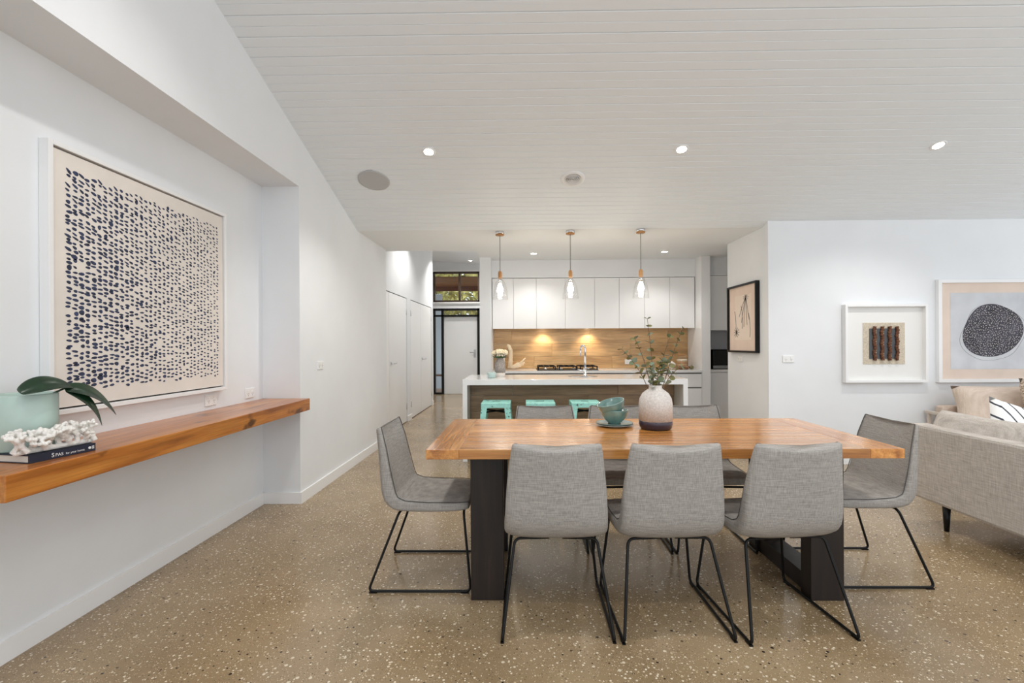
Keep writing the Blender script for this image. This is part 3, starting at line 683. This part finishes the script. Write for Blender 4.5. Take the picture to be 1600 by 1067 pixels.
MB().lathe([(0, 0), (.026, 0), (.026, .01), (.019, .016), (.019, .10), (0, .10)], 24).build('body', M_chrome, fc)
MB().tube(fillet([(0, 0, .09), (0, 0, .36), (-.035, .10, .36), (-.04, .115, .24)], .06, 8), .0115, 12).build('spout', M_chrome, fc)
MB().tube([(0, 0, .07), (-.05, -.01, .075), (-.085, -.015, .085)], .006, 8).build('lever', M_chrome, fc)
tag(MB().lathe([(0, 0), (.040, 0), (.046, .006), (.050, .060), (.048, .062), (.045, .058), (.040, .03), (0, .03)], 32).build('candle_tumbler', pbr('pale_aqua_ceramic', (176, 198, 196), .4), None, (-.375, 5.47, BZ)), 'pale aqua tumbler on the left end of the island', 'tumbler')
fv = thing('grey_vase', 'textured grey vase with white band on the island', 'vase', (-.285, 5.62, BZ))
MB().lathe([(0, 0), (.058, 0), (.060, .004), (.060, .05), (0, .05)], 32).build('white_base', M_stonew, fv)
MB().lathe([(.060, .0502), (.063, .11), (.060, .165), (.044, .195), (.040, .21), (.042, .222), (.037, .222), (.035, .205), (.05, .16), (.05, .052)], 32).build('body', pbr('ribbed_grey_ceramic', (150, 142, 136), .8, var=.12, vscale=60, bump=.6), fv)
fl = thing('white_flowers', 'creamy white round blooms with green leaves in the grey vase', 'flowers', (-.285, 5.62, BZ + .14))
M_petal = pbr('cream_petals', (240, 226, 196), .7, var=.06, vscale=60, bump=.8); M_lf = pbr('mid_green_leaf', (52, 78, 34), .5, var=.3, vscale=20)
random.seed(4)
for (x, yv, z, r) in ((-.065, .0, .135, .036), (-.015, -.03, .15, .042), (.055, .0, .14, .040), (.01, .04, .15, .038)):
    MB().tube([(x * .2, yv * .2, 0), (x * .8, yv * .8, z - .02)], .003, 6).build('stem', M_lf, fl)
    fb = MB().ball((x, yv, z), r * .86, 14, 10, (1, 1, .85))
    for k in range(60):
        a = random.uniform(0, 2 * PI); e = math.asin(random.uniform(-.4, 1)); n_ = Vector((math.cos(a) * math.cos(e), math.sin(a) * math.cos(e), math.sin(e) * .85)); fb.ball(Vector((x, yv, z)) + n_ * r * .85, r * .22, 6, 4)
    fb.build('bloom', M_petal, fl)
for k in range(9):
    a = k * .7; d_ = Vector((math.cos(a), math.sin(a), .25)); lf = MB(); p = Vector((d_.x * .02, d_.y * .02, .075)); s_ = Vector((-d_.y, d_.x, 0))
    lf.add([p, p + d_ * .035 + s_ * .026 + Vector((0, 0, .012)), p + d_ * .085 + Vector((0, 0, -.005 + .02 * (k % 2))), p + d_ * .035 - s_ * .026 + Vector((0, 0, .012)), p + d_ * .04], [(0, 1, 4), (1, 2, 4), (2, 3, 4), (3, 0, 4)], True); lf.build('leaf', M_lf, fl)

# stools
def mint_metal():
    m, nt, b = new_mat('distressed_mint_paint'); mp = coords(nt, (1, 1, 1)); n = N(nt, 'ShaderNodeTexNoise'); n.inputs['Scale'].default_value = 22; n.inputs['Detail'].default_value = 8; n.inputs['Roughness'].default_value = .7
    nt.links.new(mp.outputs[0], n.inputs['Vector']); r = ramp(nt, [(0.36, (58, 48, 42)), (0.40, (150, 214, 204)), (0.7, (172, 230, 221))]); nt.links.new(n.outputs['Fac'], r.inputs[0]); nt.links.new(r.outputs[0], b.inputs['Base Color']); b.inputs['Roughness'].default_value = .45; return m
M_mintm = mint_metal()
def make_stool():
    t = thing('bar_stool', '', 'stool', (0, 0, 0), 0, 'mint metal stools at the island')
    sz = .66; h = .152
    s = MB().box(-h, h, -h, h, sz - .014, sz, .006)
    for a, b, c_, d_ in ((-h, h, -h, -h + .004), (-h, h, h - .004, h), (-h, -h + .004, -h, h), (h - .004, h, -h, h)): s.box(a, b, c_, d_, sz - .05, sz - .008)
    s.build('seat', M_mintm, t)
    MB().box(-.04, .04, -.014, .014, sz, sz + .0008).build('hand_slot', M_gap, t)
    for sx in (-1, 1):
        for sy in (-1, 1):
            top = (sx * (h - .004), sy * (h - .004)); bot = (sx * .205, sy * .205); vs = []
            for (cx, cy), z, wd in ((top, sz - .03, .062), (bot, .0, .030)):
                vs += [(cx, cy, z), (cx - sx * wd, cy, z), (cx - sx * wd, cy - sy * .003, z), (cx - sx * .003, cy - sy * .003, z), (cx - sx * .003, cy - sy * wd, z), (cx, cy - sy * wd, z)]
            fs = [tuple(range(6)), tuple(range(6, 12))] + [(k, (k + 1) % 6, 6 + (k + 1) % 6, 6 + k) for k in range(6)]
            lg = MB().add(vs, fs).build('leg', M_mintm, t)
            MB().box(bot[0] - sx * .03 if sx > 0 else bot[0], bot[0] if sx > 0 else bot[0] + .03, bot[1] - .03 if sy > 0 else bot[1], bot[1] if sy > 0 else bot[1] + .03, 0, .012).build('rubber_foot', M_black, lg)
    for s_ in (-1, 1):
        MB().tube([(-.152, -.152 * s_, .56), (.152, .152 * s_, .56)], .009, 8).build('cross_brace', M_black, t)
    fr_ = MB(); q = .180
    for (a, b) in (((-q, -q), (q, -q)), ((q, -q), (q, q)), ((q, q), (-q, q)), ((-q, q), (-q, -q))): fr_.box(min(a[0], b[0]) - .004, max(a[0], b[0]) + .004, min(a[1], b[1]) - .004, max(a[1], b[1]) + .004, .215, .24)
    fr_.build('footrest', M_mintm, t)
    return t
st0 = make_stool()
for i, (x, lab) in enumerate(((-.30, 'distressed mint metal stool nearest the hallway'), (.163, 'distressed mint metal stool in the middle of the three'), (.633, 'distressed mint metal stool directly behind the stacked bowls'))):
    o = st0 if i == 0 else copy_tree(st0); o.location = (x, 5.12, 0); o['label'] = lab

# ------------------------------------------------------------------ kitchen run
xs = [-.47, -.159, .179, .603, 1.035, 1.397, 1.768, 2.135, 2.50]
for i in range(4):
    a, b, c_ = xs[2 * i], xs[2 * i + 1], xs[2 * i + 2]
    t = thing('wall_cabinet', ['white wall cupboard at the hallway end above the splashback', 'wide white wall cupboard above the gas cooktop', 'white wall cupboard behind the right pendant light', 'white wall cupboard at the pantry end of the row'][i], 'cupboard', (0, 7.12, 0), 0, 'white wall cupboards over the splashback')
    MB().box(a + .001, c_ - .001, .021, .345, 1.505, 2.235).build('carcass', M_white_lac, t)
    for p, q in ((a, b), (b, c_)): MB().box(p + .002, q - .002, 0, .02, 1.49, 2.232, .001).build('door', M_white_lac, t)
    if i == 1:
        for x in (.284, .974):
            MB().lathe([(0, -.004), (.03, -.004), (.032, 0), (0, 0)], 20, (x, .22, 1.505)).build('under_light', M_lamp, t)
            l = spot((x, 7.34, 1.49), 14.0, R(120), (1, .82, .6), .03)
spb = thing('splashback', 'warm timber-look tiled splashback behind the cooktop', 'splashback', (0, 7.47, 0))
tiles(spb, -.474, 2.508, -.001, [BZ + .001, 1.075, 1.27, 1.465, 1.503], 1.2, [.62, .9, .28, 1.05], M_tile, .012)
tag(MB().box(-.474, 2.508, 6.85, 7.456, BZ - .035, BZ, .002).build('kitchen_benchtop', M_stone), 'white stone benchtop along the kitchen wall', 'benchtop')
bx_ = [-.474, .272, 1.018, 1.764, 2.508]
for i in range(4):
    a, b = bx_[i], bx_[i + 1]
    t = thing('base_cabinet', ['white base cupboard by the hall pier', 'white base cupboard left of the sink tap, behind the island', 'white base cupboard under the right pendant, behind the island', 'white drawer unit with recessed finger pulls next to the pantry'][i], 'cupboard', (0, 6.87, 0), 0, 'white base cupboards under the kitchen benchtop')
    MB().box(a + .001, b - .001, .022, .58, .1, BZ - .036).build('carcass', M_white_lac, t)
    MB().box(a + .001, b - .001, .06, .58, 0, .1).build('plinth', M_white_lac, t)
    MB().box(a + .001, b - .001, .018, .0219, .1, BZ - .036).build('finger_pull_shadow_gap', pbr('channel_shade_grey', (120, 120, 120), .6) if i == 0 else bpy.data.materials['channel_shade_grey'], t)  # grey strip colours in the shade of the finger-pull lines
    for z0, z1 in ((.1, .36), (.378, .625), (.643, .828)): MB().box(a + .002, b - .002, 0, .018, z0, z1, .001).build('drawer', M_white_lac, t)
tag(MB().box(2.51, 2.636, 6.88, 7.47, 0, FLAT).build('end_panel', M_white_lac), 'tall white end panel between kitchen and pantry', 'panel')
hb_ = thing('gas_cooktop', 'black gas cooktop with iron trivets on the kitchen benchtop', 'cooktop', (.62, 7.16, BZ))
MB().box(-.44, .44, -.25, .25, 0, .008, .002).build('glass_plate', M_black, hb_)
for cx in (-.31, -.10, .10, .31):
    for cy in (-.11, .11):
        if abs(cx) < .2 and cy > 0 and cx > 0: continue
        MB().lathe([(0, .008), (.04, .008), (.04, .02), (.028, .026), (0, .026)], 16, (cx, cy, 0)).build('burner', M_steel, hb_)
for cx in (-.30, 0, .30):
    g = MB()
    for dx in (-.12, -.04, .04, .12): g.box(cx + dx - .006, cx + dx + .006, -.23, .23, .048, .060)
    for dy in (-.22, 0, .22): g.box(cx - .13, cx + .13, dy - .006, dy + .006, .048, .060)
    for dx in (-.12, .12):
        for dy in (-.22, .22): g.box(cx + dx - .008, cx + dx + .008, dy - .008, dy + .008, .008, .05)
    g.build('trivet', M_black, hb_)
# wooden hand ornament and neighbours
M_bone = pbr('pale_carved_wood', (236, 214, 182), .6, var=.04)
hn = thing('wooden_hand', 'pale carved jointed wooden ornament on the kitchen benchtop', 'ornament', (-.16, 7.16, BZ + .024))
MB().tube([(-.05, 0, .012), (-.045, 0, .14), (-.04, 0, .25), (-.07, 0, .33), (-.10, 0, .34)], [.036, .030, .028, .026, .02], 12).build('upright_arm', M_bone, hn)
for z in (.10, .19, .27): MB().ball((-.044, 0, z), .033, 14, 8, (1, 1, .6)).build('joint', M_bone, hn)
MB().tube([(-.09, .0, .014), (0, -.01, .02), (.06, -.01, .045), (.11, -.01, .06)], [.014, .03, .042, .03], 12).build('palm', M_bone, hn)
for k, (x2, z2) in enumerate(((.175, .15), (.165, .085), (.15, .05), (.10, .012))):
    MB().tube([(.06, -.02 + .012 * k, .05), ((x2 + .06) / 2 + .01, -.025 + .014 * k, (z2 + .05) / 2), (x2, -.025 + .014 * k, z2)], [.017, .015, .011], 8).build('finger', M_bone, hn)
tag(MB().box(-.06, .06, -.008, .008, 0, .26, .002).build('leaning_card', pbr('cream_card', (238, 230, 214), .6), None, (-.36, 7.36, BZ)), 'cream card standing behind the flower vase', 'card')
jr = thing('sand_jar', 'glass jar of layered sand with cork lid on the kitchen benchtop', 'jar', (2.34, 7.22, BZ))
MB().lathe([(0, 0), (.07, 0), (.078, .01), (.078, .15), (.055, .18), (.055, .195), (.052, .195), (.052, .178), (.074, .148), (.074, .012), (0, .008)], 32).build('glass', M_glass, jr)
for k, c_ in enumerate(((176, 128, 84), (214, 176, 130), (198, 150, 104), (232, 216, 188))): MB().lathe([(0, .010 + .034 * k), (.0735, .010 + .034 * k), (.0735, .043 + .034 * k), (0, .043 + .034 * k)], 28).build('sand_layer', pbr('sand_%d' % k, c_, .9), jr)
MB().lathe([(0, .195), (.058, .195), (.058, .212), (0, .212)], 24).build('lid', M_lightwood, jr)
gm = MB(); P = [(0, 0, .0)] + [(.05 * math.cos(k * PI / 3), .05 * math.sin(k * PI / 3), .04) for k in range(6)] + [(.055 * math.cos(k * PI / 3 + .5), .055 * math.sin(k * PI / 3 + .5), .085) for k in range(6)] + [(0, 0, .125)]
P[0] = (0, 0, 0); gm.add(P, [(0, 1 + (k + 1) % 6, 1 + k) for k in range(6)] + [(1 + k, 1 + (k + 1) % 6, 7 + k) for k in range(6)] + [(1 + (k + 1) % 6, 7 + (k + 1) % 6, 7 + k) for k in range(6)] + [(7 + k, 7 + (k + 1) % 6, 13) for k in range(6)])
tag(gm.build('faceted_ornament', pbr('matt_white_ceramic', (242, 236, 230), .5), None, (2.14, 7.05, BZ)), 'white faceted ornament on the kitchen benchtop near the sand jar', 'ornament')
for k, (dx, dy) in enumerate(((2.27, 7.04), (2.36, 7.06), (2.44, 7.10))):
    tag(MB().ball((0, 0, .026), .03, 12, 8, (1.25, 1, .85)).tube([(0, 0, .045), (.006, 0, .064)], .003, 6).build('seed_pod', pbr('brown_pod_%d' % k, ((120, 84, 58), (140, 100, 70), (112, 106, 72))[k], .7, var=.2, vscale=40), None, (dx, dy, BZ)), ['brown seed pod closest to the faceted ornament', 'brown seed pod directly before the sand jar', 'olive seed pod at the corner past the sand jar'][k], 'seed pod', 'seed pods by the sand jar')
# pantry nook
pn = thing('pantry_unit', 'white pantry joinery with open microwave shelf beside the kitchen', 'pantry', (0, 7.0, 0))
MB().box(2.64, 3.49, 0, .45, .1, .84, .001).build('lower_door', M_white_lac, pn); MB().box(2.64, 3.49, .04, .45, 0, .1).build('plinth', M_white_lac, pn)
MB().box(2.64, 3.49, -.01, .46, .845, .885, .001).build('shelf_top', M_stone, pn)
MB().box(2.64, 3.49, 0, .46, 1.45, 2.235, .001).build('upper_door', M_white_lac, pn)
MB().box(2.64, 3.49, 0, .46, 2.24, FLAT, 0).build('bulkhead', M_wall, pn)
mw = thing('microwave', 'black microwave with steel strip on the pantry shelf', 'microwave', (2.99, 7.22, .885))
MB().box(-.26, .26, -.18, .18, .008, .285, .004).build('case', M_black, mw)
MB().box(-.25, .14, -.186, -.18, .06, .275, .002).build('door_glass', pbr('black_glass', (12, 12, 13), .06), mw)
MB().box(-.255, .255, -.187, -.18, .012, .055, .002).build('steel_strip', M_steel, mw)
for sx in (-.2, .2): MB().box(sx - .02, sx + .02, -.1, .1, 0, .008).build('foot', M_black, mw)
tag(MB().box(-.012, .012, -.12, .12, 0, .33, .003).build('chopping_board', M_lightwood, None, (2.668, 7.18, .886)), 'timber chopping board upright beside the microwave', 'chopping board')

# pendants
for i, (x, yv) in enumerate(((-.264, 5.30), (.505, 5.27), (1.261, 5.235))):
    t = thing('pendant_light', ['glass pendant light over the island, nearest the hallway', 'glass pendant light over the middle of the island', 'glass pendant light over the island, nearest the pantry'][i], 'pendant light', (x, yv, FLAT), 0, 'pendant lights over the island')
    MB().lathe([(0, -.03), (.048, -.03), (.048, 0), (0, 0)], 32).build('canopy', M_chrome, t)
    MB().lathe([(0, -.042), (.047, -.042), (.049, -.03), (0, -.03)], 32).build('timber_ring', M_lightwood, t)
    MB().tube([(0, 0, -.04), (0, 0, -.44)], .0035, 8).build('cord', pbr('grey_flex', (110, 108, 106), .7) if i == 0 else bpy.data.materials['grey_flex'], t)
    MB().lathe([(0, -.515), (.019, -.515), (.022, -.50), (.022, -.455), (.016, -.435), (0, -.43)], 24).build('timber_ferrule', M_lightwood, t)
    MB().lathe([(0, -.565), (.019, -.565), (.019, -.515), (0, -.515)], 24).build('lamp_holder', M_chrome, t)
    MB().lathe([(0, -.682), (.02, -.677), (.035, -.65), (.034, -.628), (.018, -.588), (.013, -.565), (0, -.565)], 24).build('bulb', M_bulb, t)
    MB().lathe([(.024, -.50), (.028, -.525), (.054, -.56), (.072, -.62), (.084, -.69), (.088, -.745), (.0865, -.745), (.0825, -.69), (.0705, -.62), (.0525, -.562), (.0265, -.527), (.0225, -.50)], 36).build('glass_shade', M_glass, t)
    l = bpy.data.lights.new('pendant_glow', 'POINT'); l.energy = 6; l.color = (1, .88, .7); l.shadow_soft_size = .03
    lo = bpy.data.objects.new('pendant_glow', l); C.objects.link(lo); lo.location = (x, yv, FLAT - .70)

# ------------------------------------------------------------------ sofas
so = thing('grey_sofa', 'pale grey woven sofa with its back to the dining table', 'sofa', (2.76, 0, 0))
Y0, Y1 = 1.05, 3.50
def lean_panel(y0, y1, x0, x1, z0, z1, lean, bev=.02):
    m = Matrix.Identity(4); m[0][2] = -lean; mm = Matrix.Translation((0, 0, z0)) @ m @ Matrix.Translation((0, 0, -z0)); return MB().box(x0, x1, y0, y1, z0, z1, bev, mm)
lean_panel(Y0, Y1, .02, .15, .165, .69, .05).build('back_panel', M_sofa, so)
MB().box(.15, .92, Y0, Y1, .165, .30, .02).build('seat_base', M_sofa, so)
for y_ in (Y0, Y1 - .11): MB().box(.12, .92, y_, y_ + .11, .165, .55, .025).build('arm', M_sofa, so)
ys = [Y0 + .11, (Y0 + Y1) / 2, Y1 - .11]
def pillow(sx, sy, sz, n=10, pw=.5):
    vs = []; fs = []
    for s in (1, -1):
        for i in range(n + 1):
            for j in range(n + 1):
                u = -1 + 2 * i / n; v_ = -1 + 2 * j / n; h_ = ((1 - u ** 4) * (1 - v_ ** 4)) ** pw
                pin = 1 - .05 * (1 - abs(u)) * (abs(v_) ** 3) ; pin2 = 1 - .05 * (1 - abs(v_)) * (abs(u) ** 3)
                vs.append((u * sx / 2 * pin2, v_ * sy / 2 * pin, s * h_ * sz / 2))
    m = (n + 1) ** 2
    for s in (0, 1):
        for i in range(n):
            for j in range(n): a = s * m + i * (n + 1) + j; fs.append((a, a + n + 1, a + n + 2, a + 1))
    return MB().add(vs, fs, True)
for i in range(2): MB().box(.16, .94, ys[i] + .003, ys[i + 1] - .003, .30, .44, .04).build('seat_cushion', M_sofa, so)
for ya, yb in ((1.20, 1.98), (1.99, 2.765), (2.775, 3.48)):
    o = pillow(.36, yb - ya, .20, 14, .42).build('back_cushion', M_sofa, so); o.location = (.15, (ya + yb) / 2, .615); o.rotation_euler = (0, R(-70), 0)
for x in (.06, .84):
    for y_ in (1.28, 3.27): MB().tube([(x, y_, 0), (x, y_, .168)], [.014, .024], 12).build('leg', M_black, so)
def stripe_mat():
    m, nt, b = new_mat('white_cotton_black_stripes'); mp = coords(nt, (1, 1, 1), False)
    sx = N(nt, 'ShaderNodeSeparateXYZ'); nt.links.new(mp.outputs[0], sx.inputs[0])
    ab = N(nt, 'ShaderNodeMath', operation='ABSOLUTE'); nt.links.new(sx.outputs[1], ab.inputs[0])
    mu = N(nt, 'ShaderNodeMath', operation='MULTIPLY'); mu.inputs[1].default_value = .8; nt.links.new(ab.outputs[0], mu.inputs[0])
    ad = N(nt, 'ShaderNodeMath', operation='ADD'); nt.links.new(sx.outputs[0], ad.inputs[0]); nt.links.new(mu.outputs[0], ad.inputs[1])
    ml = N(nt, 'ShaderNodeMath', operation='MULTIPLY'); ml.inputs[1].default_value = 13; nt.links.new(ad.outputs[0], ml.inputs[0])
    f = N(nt, 'ShaderNodeMath', operation='FRACT'); nt.links.new(ml.outputs[0], f.inputs[0])
    r = ramp(nt, [(0, (58, 62, 70)), (.16, (238, 238, 238))]); r.color_ramp.interpolation = 'CONSTANT'; nt.links.new(f.outputs[0], r.inputs[0]); nt.links.new(r.outputs[0], b.inputs['Base Color']); b.inputs['Roughness'].default_value = .9; return m
o = pillow(.40, .40, .13).build('striped_cushion', stripe_mat()); o.matrix_world = Matrix.Translation((3.25, 3.19, .668)) @ Matrix.Rotation(R(60), 4, 'X') @ Matrix.Rotation(R(-25), 4, 'Z')
tag(o, 'white scatter cushion with charcoal chevron stripes on the grey sofa', 'cushion')
be = thing('beige_sofa', 'beige sofa with pale timber arms against the wall', 'sofa', (4.15, 4.2, 0))
MB().box(.05, 2.2, .1, .82, .25, .36, .02).build('seat_base', M_beige, be); MB().box(.06, 2.2, .70, .82, .36, .62, .02).build('back_frame', M_beige, be)
M_oak = pbr('pale_ash_timber', (206, 194, 182), .5)
MB().box(-.01, .03, .30, .86, .53, .56, .006).box(-.005, .025, .31, .34, 0, .53, .004).box(-.005, .025, .81, .84, 0, .53, .004).build('arm_frame', M_oak, be)
MB().box(2.2, 2.27, .05, .86, .55, .595, .006).box(2.21, 2.27, .06, .11, 0, .55, .004).box(2.21, 2.27, .80, .85, 0, .55, .004).build('arm_frame', M_oak, be)
for i in range(2):
    MB().box(.06 + 1.07 * i, 1.12 + 1.07 * i, .08, .66, .36, .47, .03).build('seat_cushion', M_beige, be)
    o = pillow(1.06, .42, .2, 12, .35).build('back_cushion', M_beige, be); o.location = (.60 + 1.07 * i, .60, .625); o.rotation_euler = (R(78), 0, 0)
def fleck():
    m, nt, b = new_mat('flecked_cushion_cloth'); mp = coords(nt, (1, 1, 1), False); n = N(nt, 'ShaderNodeTexNoise'); n.inputs['Scale'].default_value = 110
    nt.links.new(mp.outputs[0], n.inputs['Vector']); r = ramp(nt, [(.45, (232, 222, 208)), (.55, (150, 122, 98))]); nt.links.new(n.outputs['Fac'], r.inputs[0]); nt.links.new(r.outputs[0], b.inputs['Base Color']); b.inputs['Roughness'].default_value = .9; return m
o = pillow(.46, .46, .14).build('flecked_cushion', fleck(), None, (4.86, 4.56, .70)); o.rotation_euler = (R(76), 0, R(8))
tag(o, 'flecked beige scatter cushion on the beige sofa at the picture edge', 'cushion')
